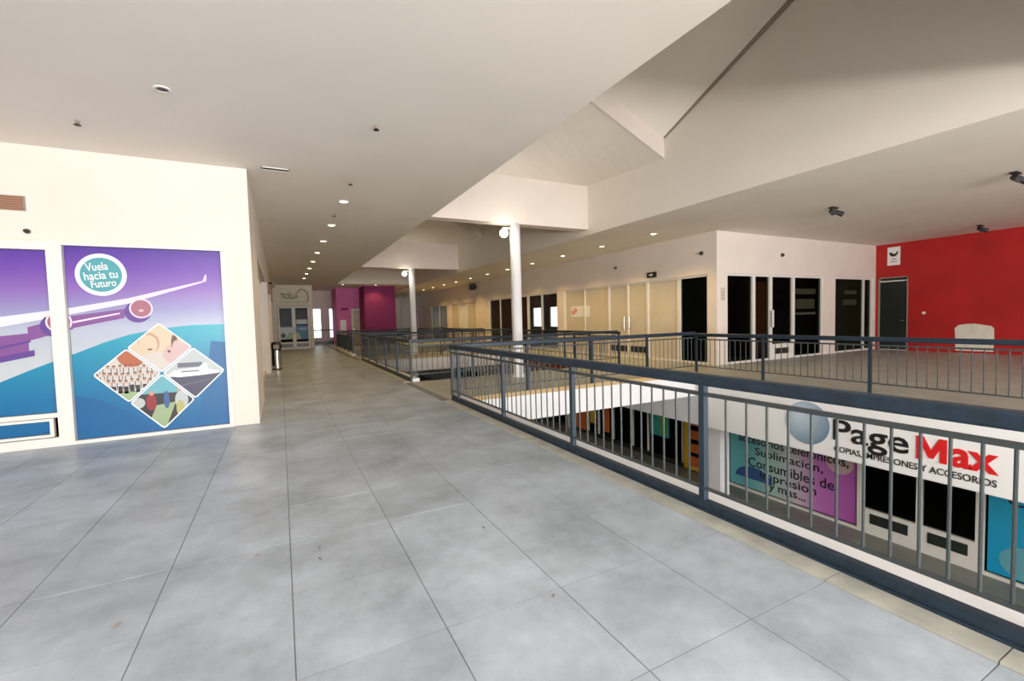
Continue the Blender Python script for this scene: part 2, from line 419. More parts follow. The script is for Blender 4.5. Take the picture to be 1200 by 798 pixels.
# far right gallery end with window
mb = MB().box(7.0, XS, 48, 48.2, 2.8, HC).box(7.0, 7.4, 48, 48.2, 0, 2.8).box(9.2, XS, 48, 48.2, 0, 2.8).box(7.0, XS, 48, 48.2, 0, .3)
struct('wall_far', mb, 'wall_cream', 'far end wall of the opposite gallery', 'wall')
wd = thing('window_6', (8.3, 48, .3), 'bright window at the far end of the opposite gallery', 'window', kind='structure')
box('pane', 7.4, 9.2, 48.09, 48.1, .3, 2.8, 'glass_clear', wd)
obj('frame', MB().box(7.4, 7.46, 48.05, 48.15, .3, 2.8).box(9.14, 9.2, 48.05, 48.15, .3, 2.8).box(8.27, 8.33, 48.05, 48.15, .3, 2.8).box(7.4, 9.2, 48.05, 48.15, .3, .36).box(7.4, 9.2, 48.05, 48.15, 2.74, 2.8), 'white_alu', wd)
sbox('wall_plum_side', (7.0, 7.1, Y1, 48, 0, HC), 'wall_cream', 'cream wall behind the plum wall', 'wall')
sbox('wall_stub', (5.0, 7.0, Y1, Y1+.2, 0, HC), 'wall_cream', 'hidden closing wall behind the plum wall', 'wall')

# red wall with door and patch
mb = MB().box(XRED, XRED+.2, Y0, YS+.2, OH, HC).box(XRED, XRED+.2, Y0, 7.98, 0, OH).box(XRED, XRED+.2, 8.9, YS+.2, 0, OH)
rw = struct('wall_red', mb, 'red_paint', 'bright red painted wall at the end of the opposite gallery', 'wall')
FRED = Frame((XRED, 0, 0), (0, -1, 0), (0, 0, 1), (-1, 0, 0))
pts = [(-6.66, .02), (-6.67, .5), (-6.69, .82), (-6.6, .93), (-6.4, .965), (-6.2, .98), (-5.95, .93), (-5.8, .9), (-5.74, .82), (-5.73, .4), (-5.75, .02)]
obj('bare_plaster_patch', FRED.poly(pts, .001, .004), 'plaster_bare', rw)
box('baseboard', XRED-.015, XRED, Y0, 7.95, 0, .07, 'red_paint', rw)
d = thing('door_3', (XRED, 8.44, 0), 'dark door with slim pale frame in the red wall', 'door', kind='structure')
box('leaf', XRED+.05, XRED+.1, 8.02, 8.86, .02, 2.55, 'dark_door', d)
obj('frame', MB().box(XRED-.01, XRED+.14, 7.98, 8.02, 0, OH).box(XRED-.01, XRED+.14, 8.86, 8.9, 0, OH).box(XRED-.01, XRED+.14, 7.98, 8.9, 2.68, OH), 'grille', d)
box('transom', XRED+.03, XRED+.1, 8.02, 8.86, 2.55, 2.59, 'white_alu', d)
box('threshold', XRED-.01, XRED+.1, 8.0, 8.88, 0, .02, 'white_alu', d)
obj('handle', MB().cyl((XRED+.05, 8.1, 1.1), (XRED-.02, 8.1, 1.1), .015).cyl((XRED-.02, 8.1, 1.1), (XRED-.02, 8.2, 1.1), .012), 'steel', d)
box('wall_backing', XRED+.2, XRED+.4, 7.9, 9.0, 0, OH, 'dark_interior', rw)
sw = thing('light_switch', (XRED, 7.52, 1.3), 'small round white switch on the red wall', 'switch')
obj('plate', MB().cyl((XRED-.001, 7.52, 1.36), (XRED-.02, 7.52, 1.36), .05), 'print_white', sw); obj('button', MB().cyl((XRED-.02, 7.52, 1.36), (XRED-.03, 7.52, 1.36), .025), 'plaster_bare', sw)
# notice on the red wall
nt_ = thing('notice_board', (XRED, 8.42, 3.13), 'white notice with dark crescent emblem high on the red wall', 'sign')
obj('board', FRED.rect(-8.62, -8.23, 3.15, 3.82, .001, .02), 'print_white', nt_)
cres = [(-8.43+.13*math.cos(t), 3.60+.13*math.sin(t)) for t in [pi*.95+i*(pi*1.2)/14 for i in range(15)]] + [(-8.41+.07*math.cos(t), 3.63+.06*math.sin(t)) for t in [pi*2.1-i*(pi*1.1)/10 for i in range(11)]]
obj('emblem', FRED.poly(cres, .02, .024), 'print_black', nt_)
obj('text_line', FRED.rect(-8.53, -8.32, 3.27, 3.30, .02, .022), 'grille', nt_); obj('text_line', FRED.rect(-8.50, -8.35, 3.36, 3.39, .02, .022), 'grille', nt_)

# ------------------------------------------------------------------ opposite gallery shop fronts
mb = MB().box(XS, XS+.22, YS+.2, 48, OH, HC).box(XS, XS+.22, YS+.2, 9.31, 0, OH).box(XS, XS+.22, 17.0, 17.55, 0, OH).box(XS, XS+.22, 25.2, 27.3, 0, OH).box(XS, XS+.22, 32.2, 33.0, 0, OH).box(XS, XS+.22, 43.4, 48, 0, OH)
mb.box(XS, XS+.22, 37, 39.4, 0, OH)
struct('wall_right', mb, 'wall_cream', 'cream wall along the row of opposite shop fronts', 'wall')
mb = MB().box(XS, XRED, YS, YS+.2, OH, HC).box(XS, 11.86, YS, YS+.2, 0, OH).box(16.88, 17.6, YS, YS+.2, 0, OH).box(20.2, XRED, YS, YS+.2, 0, OH)
struct('wall_right_return', mb, 'wall_cream', 'cream return wall with shop front between the corner and the red wall', 'wall')
sbox('wall_shops_divider', (XS+.22, 20.95, 13.9, 14.0, 0, HC), 'mid_interior', 'brown dividing wall inside the opposite shops', 'wall')
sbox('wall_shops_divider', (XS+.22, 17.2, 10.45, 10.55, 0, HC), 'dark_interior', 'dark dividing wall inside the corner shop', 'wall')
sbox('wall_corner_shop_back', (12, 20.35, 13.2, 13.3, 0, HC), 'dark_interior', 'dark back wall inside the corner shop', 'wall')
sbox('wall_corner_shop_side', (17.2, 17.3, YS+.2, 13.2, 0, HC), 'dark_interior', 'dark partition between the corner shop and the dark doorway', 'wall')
mb = MB().box(20.95, 21.1, YS+.2, 48, 2.5, HC).box(20.95, 21.1, YS+.2, 48, 0, .7)
for a, b in ((YS+.2, 32.1), (33.45, 34.9), (36.4, 48)): mb.box(20.95, 21.1, a, b, .7, 2.5)
struct('wall_outer_right', mb, 'mid_interior', 'brown outer wall behind the opposite shops with two windows', 'wall')
for k, (a, b) in enumerate(((32.1, 33.45), (34.9, 36.4))):
    wd = thing('window_%d' % (22+k), (21.0, a, .7), ['bright window seen through the clear shop front, nearer the paper lined shop', 'bright window seen through the clear shop front, nearer the dark shop'][k], 'window', kind='structure')
    box('pane', 21.02, 21.03, a, b, .7, 2.5, 'glass_clear', wd)
    obj('frame', MB().box(20.98, 21.08, a, a+.06, .7, 2.5).box(20.98, 21.08, b-.06, b, .7, 2.5).box(20.98, 21.08, a+.06, b-.06, .7, .76).box(20.98, 21.08, a+.06, b-.06, 2.44, 2.5), 'white_alu', wd)

def bay(n, axis, c, a, b, divs, pane_mat, label, z0=.0, kick=.0, z1=OH, cat='window', sill='white_alu'):
    """glazed bay: axis 'x' -> plane x=c running along y; axis 'y' -> plane y=c running along x. divs = [(pos, width)] mullions"""
    B = (lambda u0, u1, d0, d1, za, zb: (c+d0, c+d1, u0, u1, za, zb)) if axis == 'x' else (lambda u0, u1, d0, d1, za, zb: (u0, u1, c+d0, c+d1, za, zb))
    loc = (c, a, z0) if axis == 'x' else (a, c, z0)
    t = thing(n, loc, label, cat, kind='structure')
    ed = [a] + [p for p, _ in divs] + [b]
    for i in range(len(ed)-1):
        box('pane', *B(ed[i], ed[i+1], .09, .10, z0+.06+kick, z1-.05), pane_mat, t)
    for p, wd_ in [(a+.03, .06)] + divs + [(b-.03, .06)]:
        box('mullion', *B(p-wd_/2, p+wd_/2, .04, .14, z0, z1), 'white_alu', t)
    box('head', *B(a, b, .05, .13, z1-.06, z1), 'white_alu', t)
    box('sill', *B(a, b, .03, .15, z0, z0+.06+kick), sill, t)
    return t
bay('window_7', 'x', XS, 9.31, 10.45, [], 'glass_dark', 'dark glazed bay beside the corner pier of the opposite shops')
pb = bay('window_8', 'x', XS, 10.45, 17.0, [(11.85, .09), (12.85, .07), (13.93, .09), (15.5, .05)], 'paper_lining', 'paper lined cream shop front with double doors along the opposite gallery')
for y in (12.72, 12.98):
    obj('pull_handle', MB().cyl((XS-.02, y, 1.0), (XS-.02, y, 1.5), .02).cyl((XS-.02, y, 1.05), (XS+.09, y, 1.05), .012).cyl((XS-.02, y, 1.45), (XS+.09, y, 1.45), .012), 'steel', pb)
for y0, y1 in ((11.95, 12.75), (12.95, 13.85)):
    box('kick_slot', XS+.075, XS+.09, y0, y1, .2, .42, 'dark_door', pb)
FX = Frame((XS, 0, 0), (0, -1, 0), (0, 0, 1), (-1, 0, 0))
sg = thing('shop_notice', (XS+.08, 16, 1.6), 'white notice with red lettering on the paper lined shop front', 'notice')
obj('sheet', FX.rect(-16.55, -15.2, 1.55, 2.0, -.088, -.08), 'print_white', sg); FX.text('lettering', 'aP', (-16.5, -16.1, 1.65, 1.9), -.078, 'print_red', sg)
bay('window_9', 'x', XS, 17.55, 20.4, [(19.0, .05)], 'glass_clear', 'clear shop front showing two bright windows in its back wall')
bay('window_10', 'x', XS, 20.4, 25.2, [(22.2, .08), (23.7, .05)], 'dark_film', 'dark shop front directly behind the first round column')
w11 = bay('window_11', 'x', XS, 27.3, 32.2, [(28.9, .12), (30.5, .12)], 'paper_lining', 'pale double door shop front beyond the dark shop')
box('white_blind', XS+.07, XS+.088, 29.0, 30.4, .1, 2.6, 'print_white', w11)
bay('window_12', 'x', XS, 33.0, 37.0, [(35, .1)], 'film_grey', 'dim grey glazed bay before the red shop door')
rd = bay('door_4', 'x', XS, 39.4, 43.4, [(41.4, .1)], 'door_red', 'red shop door far along the opposite gallery', cat='door')
rf = bay('window_14', 'y', YS, 11.86, 16.88, [(13.15, .14), (14.0, .14), (15.2, .14)], 'glass_dark', 'white framed corner shop front with glazed door near the red wall')
box('door_bottom_rail', 14.07, 15.13, YS+.05, YS+.12, .06, .5, 'white_alu', rf)
box('door_slot', 14.25, 14.95, YS+.04, YS+.05, .17, .36, 'dark_door', rf)
obj('pull_handle', MB().box(13.92, 14.0, YS-.06, YS-.03, 1.05, 1.6).box(13.94, 13.98, YS-.03, YS+.05, 1.1, 1.14).box(13.94, 13.98, YS-.03, YS+.05, 1.5, 1.54), 'white_alu', rf)
bay('window_15', 'y', YS, 17.6, 20.2, [(19.6, .08)], 'glass_dark', 'dark glazed doorway between the corner shop and the red wall')
FY = Frame((0, YS+.10, 0), (1, 0, 0), (0, 0, 1), (0, -1, 0))
tag(obj('curtain', FY.rect(13.23, 13.9, .2, 2.5, -.08, -.05), 'brown_wood'), 'reddish brown curtain behind the narrow pane of the corner shop', 'curtain')
for k, (u0, u1, v0, v1, mm) in enumerate(((15.5, 16.6, 1.62, 1.95, 'paper_lining'), (15.45, 16.65, 2.12, 2.3, 'paper_lining'), (15.45, 16.65, 1.42, 1.5, 'print_white'))):
    tag(obj('paper_sign', FY.rect(u0, u1, v0, v1, -.06, -.05), mm), ['wide cream paper sign behind the corner shop glass', 'narrow cream paper strip above the wide cream sign', 'thin white paper strip below the wide cream sign'][k], 'paper sign')
for k, (u0, u1, v0, v1) in enumerate(((18.4, 19.3, 1.72, 1.92), (18.5, 19.3, 2.12, 2.25))):
    tag(obj('paper_sign', FY.rect(u0, u1, v0, v1, -.06, -.05), 'plaster_bare'), ['pale strip sign inside the dark doorway beside the red wall', 'upper pale strip sign inside the dark doorway beside the red wall'][k], 'paper sign')
FYf = Frame((0, YS, 0), (1, 0, 0), (0, 0, 1), (0, -1, 0))
nb = thing('paper_notice', (11.66, YS, 1.9), 'small paper notice on the corner pier of the opposite shops', 'notice')
obj('sheet', FYf.rect(11.56, 11.76, 1.9, 2.3, .002, .006), 'paper_lining', nb)
for v in (1.98, 2.06, 2.14): obj('text_line', FYf.rect(11.59, 11.73, v, v+.02, .006, .008), 'grille', nb)

# small dark detectors on the upper walls
def detector(x, y, z, n, label, s=.05):
    t = thing('motion_detector', (x, y, z), label, 'detector')
    n = Vector(n); c = Vector((x, y, z))
    obj('base', MB().cyl(c+n*.001, c+n*.03, s*1.1, n=12), 'grille', t); obj('lens', MB().cyl(c+n*.03, c+n*.08, s, s*.6, n=12), 'black', t)
detector(XS, 13.4, 3.36, (-1, 0, 0), 'small dark detector above the paper lined shop front')
detector(XS, 9.5, 3.36, (-1, 0, 0), 'dark detector near the corner of the opposite shops', .06)
detector(14.48, YS, 3.36, (0, -1, 0), 'dark detector above the white framed corner shop door', .06)
detector(-2.86, YB, 2.84, (0, -1, 0), 'tiny dark detector just above the poster door', .03)
t = thing('exit_sign', (XS-.04, 11.55, 2.8), 'small black direction sign with pale arrow hung over the paper lined doors', 'sign')
box('case', XS-.06, XS-.001, 11.35, 11.75, 2.82, 3.0, 'black', t)
obj('arrow', FX.poly([(-11.65, 2.89), (-11.55, 2.89), (-11.55, 2.86), (-11.45, 2.91), (-11.55, 2.96), (-11.55, 2.93), (-11.65, 2.93)], .06, .063), 'print_white', t)
t = thing('wall_speaker', (XS-.2, 27.0, 3.5), 'black bracket mounted speaker above the pale double doors', 'speaker')
box('cabinet', XS-.45, XS-.15, 26.8, 27.2, 3.45, 3.85, 'black', t); box('bracket', XS-.15, XS-.001, 26.95, 27.05, 3.6, 3.7, 'black', t)
t = thing('wall_speaker', (XW+.1, 21, 3.0), 'dark round speaker on the left gallery wall above the bin', 'speaker')
obj('cone', MB().cyl((XW+.12, 21, 3.25), (XW+.22, 21, 3.25), .22, .16), 'grille', t); obj('bracket', MB().cyl((XW, 21, 3.25), (XW+.12, 21, 3.25), .04), 'black', t)

# ------------------------------------------------------------------ railings
def railing(label, group, axis, c, a, b, posts, bal, detail=True, zb=.0, h=1.08):
    B = (lambda u0, u1, d0, d1, z0, z1: (c+d0, c+d1, u0, u1, z0, z1)) if axis == 'y' else (lambda u0, u1, d0, d1, z0, z1: (u0, u1, c+d0, c+d1, z0, z1))
    loc = (c, a, zb) if axis == 'y' else (a, c, zb)
    t = thing('railing', loc, label, 'railing', group)
    zl = .175
    tr = MB()
    P = (lambda u, d, z: (c+d, u, z)) if axis == 'y' else (lambda u, d, z: (u, c+d, z))
    # chamfered flat handrail
    prof = [(-.035, h-.085), (.035, h-.085), (.045, h-.07), (.045, h-.012), (.033, h), (-.033, h), (-.045, h-.012), (-.045, h-.07)]
    n = len(prof)
    for u in (a-.045, b+.045): tr.v += [P(u, d, z) for d, z in prof]
    tr.f += [tuple(range(n-1, -1, -1)), tuple(range(n, 2*n))] + [(i, (i+1) % n, n+(i+1) % n, n+i) for i in range(n)]
    obj('top_rail', tr, 'rail_paint', t)
    box('upper_bar', *B(a, b, -.012, .012, h-.17, h-.14), 'baluster_paint', t)
    box('lower_bar', *B(a, b, -.012, .012, zl, zl+.022), 'baluster_paint', t)
    pm = shared('post', MB().box(-.025, .025, -.025, .025, 0, h-.08-zb), 'post_paint')
    for p in posts: inst('post', pm, P(p, 0, zb), t)
    if detail:
        bm_ = shared('baluster', MB().cyl((0, 0, 0), (0, 0, h-.17-zl-.02+.005), .0085, n=8), 'baluster_paint')
        for p in bal: inst('baluster', bm_, P(p, 0, zl+.02), t)
    else:
        mb = MB()
        for p in bal:
            q = P(p, 0, 0); mb.cyl((q[0], q[1], zl+.02), (q[0], q[1], h-.165), .009, n=5, cap=False)
        tag(obj('baluster_row', mb, 'baluster_paint', t), kind='stuff')
    return t
def spread(posts, pitch=.14):
    out = []
    for p, q in zip(posts, posts[1:]):
        n = max(1, round((q-p)/pitch)); out += [p+(q-p)*i/n for i in range(1, n)]
    return out
ps = [-1.1, .62, 2.41, 4.18, 5.97, 7.86, 8.2]
bl = spread([-1.1, .62]) + [.735, .843, .957, 1.073, 1.197, 1.324, 1.464, 1.608, 1.75, 1.894, 2.045, 2.21] + spread(ps[2:])
railing('long dark blue railing beside the tiled walkway, above the computer supplies sign', None, 'y', 2.895, -1.1, 8.2, ps, bl, zb=.09)
ps = [2.895+i*(9.6-2.895)/4 for i in range(5)]
railing('railing along the near side of the footbridge with the first column', None, 'x', 8.2+.03, 2.99, 9.54, ps[1:-1], spread(ps))
ps = [-1.0, .2, 2.27, 4.33, 6.40, 8.23]
railing('railing of the opposite gallery in front of the red wall', None, 'y', 9.64, -1.0, 8.23, ps, spread(ps), h=1.04)
ps = [2.895+i*(9.6-2.895)/4 for i in range(5)]
railing('railing along the far side of the footbridge with the first column', None, 'x', 11.27, 2.99, 9.54, ps[1:-1], spread(ps))
ps = [11.27+i*(19.0-11.27)/5 for i in range(6)]
railing('dark railing of the walkway between the two footbridges', None, 'y', 2.895, 11.27, 18.99, ps, spread(ps), zb=.09)
railing('railing of the opposite gallery between the two footbridges', None, 'y', 9.64, 11.27, 19.0, ps, spread(ps), h=1.04)
ps = [2.895+i*(9.6-2.895)/4 for i in range(5)]
railing('railing along the near side of the footbridge with the second column', None, 'x', 19.03, 2.99, 9.54, ps[1:-1], spread(ps), False)
railing('railing along the far side of the footbridge with the second column', None, 'x', 21.97, 3.06, 9.54, ps[1:-1], spread(ps), False)
ps = [21.97+i*(YVE-21.97)/4 for i in range(5)]
railing('dark walkway railing beyond the second footbridge', None, 'y', 2.95, 21.97, YVE, ps, spread(ps), False, zb=.09)
railing('opposite gallery railing beyond the second footbridge', None, 'y', 9.64, 21.97, YVE, ps, spread(ps), False, h=1.04)
ps = [2.95+i*(9.6-2.95)/4 for i in range(5)]
railing('railing closing the atrium in front of the plum wall', None, 'x', YVE+.05, 3.06, 9.54, ps[1:-1], spread(ps), False)

# ------------------------------------------------------------------ columns with globe lamps
for k, y in enumerate((10.52, 20.95)):
    x = 5.57
    c = thing('column', (x, y, ZG), ['white round column carrying the nearer cross beam', 'white round column carrying the farther cross beam'][k], 'column', kind='structure')
    obj('shaft', MB().cyl((x, y, ZG), (x, y, 4.02), .135, n=28), 'white_paint', c, True)
    obj('collar', MB().cyl((x, y, 0), (x, y, .05), .17, n=28), 'white_paint', c)
    g = thing('globe_lamp', (x-.13, y-.1, 3.72), ['glowing globe lamp on the nearer round column', 'glowing globe lamp on the farther round column'][k], 'lamp')
    cx, cy, cz = x-.36, y-.08, 3.74
    prof = [(.11*math.sin(pi*i/10), -.11*math.cos(pi*i/10)) for i in range(11)]
    obj('globe', MB().lathe((cx, cy, cz), prof, 18), 'globe_glow', g, True)
    l = bpy.data.lights.new('bulb', 'POINT'); l.energy = 8; l.color = (1, .9, .7); l.shadow_soft_size = .12
    lo_ = bpy.data.objects.new('bulb', l); COL.objects.link(lo_); lo_.parent = g; lo_.location = Vector((cx, cy-.25, cz))-OFF[g.name]
    obj('arm', MB().cyl((cx, cy, cz+.11), (cx, cy, cz+.15), .04).cyl((cx, cy, cz+.14), (x-.1, y-.05, cz+.14), .018), 'white_alu', g)

# ------------------------------------------------------------------ ceiling fittings
def downlight(x, y, label, group=None, energy=150, lit=True):
    HC = zc(x)  # local ceiling height
    f = 1 if lit else .7
    t = thing('downlight' if lit else 'recessed_spot', (x, y, HC), label, 'ceiling light', group)
    obj('rim', MB().lathe((x, y, HC), [(.075*f, -.001), (.075*f, -.012), (.105*f, -.012), (.11*f, -.004), (.11*f, -.001)], 20), 'white_alu', t)
    obj('lens', MB().cyl((x, y, HC-.006), (x, y, HC-.001), .075*f, n=20), 'lamp_glow' if lit else 'black', t)
    if lit:
        l = bpy.data.lights.new('bulb', 'SPOT'); l.energy = energy; l.color = (1, .66, .25); l.spot_size = 2.3; l.spot_blend = .6; l.shadow_soft_size = .06
        o = bpy.data.objects.new('bulb', l); COL.objects.link(o); o.parent = t; o.location = (0, 0, -.03)
ORD = ['first', 'second', 'third', 'fourth', 'fifth', 'sixth', 'seventh', 'eighth', 'ninth', 'tenth', 'eleventh']
for k in range(8):
    downlight(1.22, 9.52+2.38*k, ORD[k]+' glowing downlight from the poster shop in the walkway ceiling row', None, 70)
for k in range(11):
    downlight(9.78, 9.84+2.37*k, ORD[k]+' glowing downlight from the red wall end, over the opposite gallery railing')
for x, lb in ((3.6, 'pink'), (5.6, 'plum')): downlight(x, 30.1, 'glowing recessed downlight in front of the %s wall' % lb, None, 60)
downlight(-.95, 5.71, 'unlit dark recessed spot with pale rim in the walkway ceiling near the poster shop', lit=False)
for k, (x, y) in enumerate(((-1.97, 6.95), (1.15, 5.73), (1.17, 8.16), (1.16, 10.7))):
    t = thing('sprinkler', (x, y, HC), ['small dark sprinkler head close in front of the poster shop wall', 'lone dark sprinkler head under the bare walkway ceiling, away from the downlight row', 'dark sprinkler head just before the first walkway downlight', 'dark sprinkler head between the first and second walkway downlights'][k], 'sprinkler')
    obj('pipe', MB().cyl((x, y, HC-.001), (x, y, HC-.035), .018, n=10), 'grille', t)
    obj('deflector', MB().cyl((x, y, HC-.05), (x, y, HC-.056), .035, n=12), 'black', t)
    obj('yoke', MB().box(x-.022, x-.016, y-.004, y+.004, HC-.05, HC-.03).box(x+.016, x+.022, y-.004, y+.004, HC-.05, HC-.03), 'grille', t)
t = thing('slot_vent', (.03, 7.93, HC), 'long narrow dark slot in the ceiling by the poster shop corner', 'vent')
obj('frame', MB().box(-.16, .24, 7.86, 7.88, HC-.012, HC-.001).box(-.16, .24, 7.98, 8.0, HC-.012, HC-.001).box(-.16, -.14, 7.86, 8.0, HC-.012, HC-.001).box(.22, .24, 7.86, 8.0, HC-.012, HC-.001), 'white_alu', t)
box('slot', -.14, .22, 7.88, 7.98, HC-.006, HC-.001, 'black', t)
for k, (x, y) in enumerate(((11.63, 6.0), (11.95, 3.15), (18.6, 5.6))):
    t = thing('ceiling_spotlight', (x, y, HC), ['black twin spotlight on the ceiling between railing and corner shop', 'black twin spotlight on the ceiling nearest the open front', 'black twin spotlight on the ceiling close to the red wall'][k], 'spotlight')
    box('plate', x-.12, x+.12, y-.05, y+.05, HC-.03, HC-.001, 'black', t)
    for s in (-1, 1):
        h = obj('head', MB().cyl((x+s*.10, y, HC-.10), (x+s*.2, y-.1, HC-.17), .05, .06, n=14), 'black', t)
        obj('stem', MB().cyl((x+s*.09, y, HC-.03), (x+s*.11, y, HC-.11), .015, n=8), 'black', h)

# ------------------------------------------------------------------ poster shop front
F = Frame((0, YB, 0), (1, 0, 0), (0, 0, 1), (0, -1, 0))
wd = thing('window_16', (-1.6, YB, 0), 'white framed shop window covered by the airline poster', 'window', kind='structure')
obj('frame', F.rect(-2.54, -.76, 2.68, OH, -.12, .03, F.rect(-.76, -.70, 0, OH, -.12, .031, F.rect(-2.54, -.76, 0, .045, -.12, .03))), 'white_alu', wd)
obj('mullion', F.rect(-2.644, -2.54, 0, OH, -.12, .04), 'white_alu', wd)
obj('pane', F.rect(-2.54, -.74, .04, 2.68, -.06, -.05), 'glass_dark', wd)
obj('head_line', F.rect(-3.75, -.7, OH, OH+.025, 0, .035), 'plaster_bare', wd)
dr = thing('door_1', (-3.2, YB, 0), 'white framed glass door covered by the airline poster', 'door', kind='structure')
mb = F.rect(-2.70, -2.645, 0, OH, -.1, .03); F.rect(-3.68, -2.70, 2.61, OH, -.1, .03, mb); F.rect(-3.75, -3.68, 0, OH, -.1, .03, mb)
F.rect(-3.68, -2.70, .39, .45, -.1, .03, mb); F.rect(-3.68, -2.70, 0, .12, -.1, .03, mb)
obj('frame', mb, 'white_alu', dr)
obj('pane', F.rect(-3.68, -2.70, .45, 2.61, -.06, -.05), 'glass_dark', dr); obj('pane', F.rect(-3.68, -2.70, .12, .39, -.06, -.05), 'glass_dark', dr)
mb = F.rect(-2.79, -2.75, .13, .38, -.045, .015); F.rect(-3.68, -2.79, .345, .38, -.045, .015, mb); F.rect(-3.68, -2.79, .13, .165, -.045, .015, mb)
obj('inner_frame', mb, 'white_alu', dr)

sky_stops = [(0, srgb(225, 232, 240)), (.30, srgb(205, 215, 238)), (.45, srgb(170, 170, 224)), (.62, srgb(158, 118, 210)), (.8, srgb(128, 78, 198)), (1, srgb(92, 52, 176))]
ink = lambda c, k=.68: tuple(v*k for v in c)     # printed vinyl reflects less than bare paper
sky_stops = [(p, ink(c)) for p, c in sky_stops]
ramp_mat('print_sky', 2, sky_stops, lo=1.1, hi=2.68)
ramp_mat('print_sea', 2, [(0, ink(srgb(0, 112, 178))), (.35, ink(srgb(0, 130, 190))), (.75, ink(srgb(0, 165, 205))), (1, ink(srgb(30, 195, 218)))], lo=.1, hi=1.6)
ramp_mat('print_wing', 0, [(0, ink(srgb(245, 240, 250), .85)), (1, ink(srgb(240, 215, 245), .85))], lo=-3.2, hi=-1)
for n, c in dict(p_deep=(0, 112, 178), p_plum=(150, 92, 172), p_violet=(110, 72, 170), p_rose=(188, 118, 140), p_badge=(84, 184, 196), p_cream=(245, 226, 196), p_skin=(228, 176, 150), p_hair=(120, 80, 62),
                 p_pinkish=(240, 205, 205), p_roof=(206, 112, 74), p_shirt=(240, 232, 225), p_dark=(52, 44, 50), p_grey=(120, 122, 142), p_tarmac=(78, 78, 108), p_pale=(215, 225, 228), p_aqua=(120, 200, 215), p_yellow=(210, 205, 130), p_blue=(70, 110, 170), p_redv=(170, 50, 60), p_leaf=(180, 205, 160)).items():
    mat(n, ink(srgb(*c)), .4)

def poster(name, label, u0, u1, v0, v1, n=-.048):
    t = thing(name, (u0, YB-n, v0), label, 'poster')
    obj('sheet', F.rect(u0, u1, v0, v1, n, n+.004), 'print_sky', t)
    return t
rect_r = [(-2.535, .05), (-.75, .05), (-.75, 2.675), (-2.535, 2.675)]
pr = poster('window_poster', 'large purple and blue airline poster with aeroplane wing, round badge and four diamond photos', -2.535, -.75, .05, 2.675)
rect_l = [(-3.67, .455), (-2.71, .455), (-2.71, 2.605), (-3.67, 2.605)]
pl = poster('window_poster', 'narrower purple and blue airline poster on the glass door beside the badge poster', -3.67, -2.71, .455, 2.605)
rect_k = [(-3.66, .17), (-2.795, .17), (-2.795, .345), (-3.66, .345)]
pk = poster('window_poster', 'low blue strip of the airline poster in the door kick panel', -3.66, -2.795, .17, .345)
LAY = [0]
def art(name, pts, material, parent, conv, level):
    q = clip(pts, conv)
    if len(q) < 3: return None
    n = -.044+.0012*level
    return obj(name, F.poly(q, n-.0012, n), material, parent)
def sea(conv, parent):
    curve = [(-4.2, .42), (-3.6, .72), (-3.2, .92), (-2.9, 1.06), (-2.54, 1.21), (-2.2, 1.36), (-1.92, 1.46), (-1.6, 1.53), (-1.2, 1.575), (-.7, 1.58)]
    mb = MB()
    for (a, b) in zip(curve, curve[1:]):
        q = clip([(a[0], -.1), (b[0], -.1), b, a], conv)
        if len(q) > 2: F.poly(q, -.044, -.0428, mb)
    obj('sea', mb, 'print_sea', parent)
for conv, par in ((rect_r, pr), (rect_l, pl), (rect_k, pk)): sea(conv, par)
art('sea_dark_swoosh', [(-2.54, .05), (-1.6, .05), (-1.95, .35), (-2.3, .58), (-2.54, .66)], 'p_deep', pr, rect_r, 2)  # darker blue swooshes printed over the sea
art('sea_dark_swoosh', [(-1.2, .05), (-.75, .05), (-.75, 1.3), (-.95, 1.33), (-1.05, .7)], 'p_deep', pr, rect_r, 2)
wing = [(-3.7, 1.50), (-2.5, 1.765), (-1.9, 1.90), (-1.02, 2.205), (-.975, 2.33), (-.96, 2.325), (-.965, 2.23), (-1.0, 2.235), (-1.9, 1.975), (-2.5, 1.85), (-3.7, 1.66)]
wing_low = [(-3.7, 1.0), (-2.95, 1.22), (-2.85, 1.45), (-2.5, 1.55), (-1.95, 1.70), (-1.93, 1.80), (-2.5, 1.70), (-3.7, 1.42)]
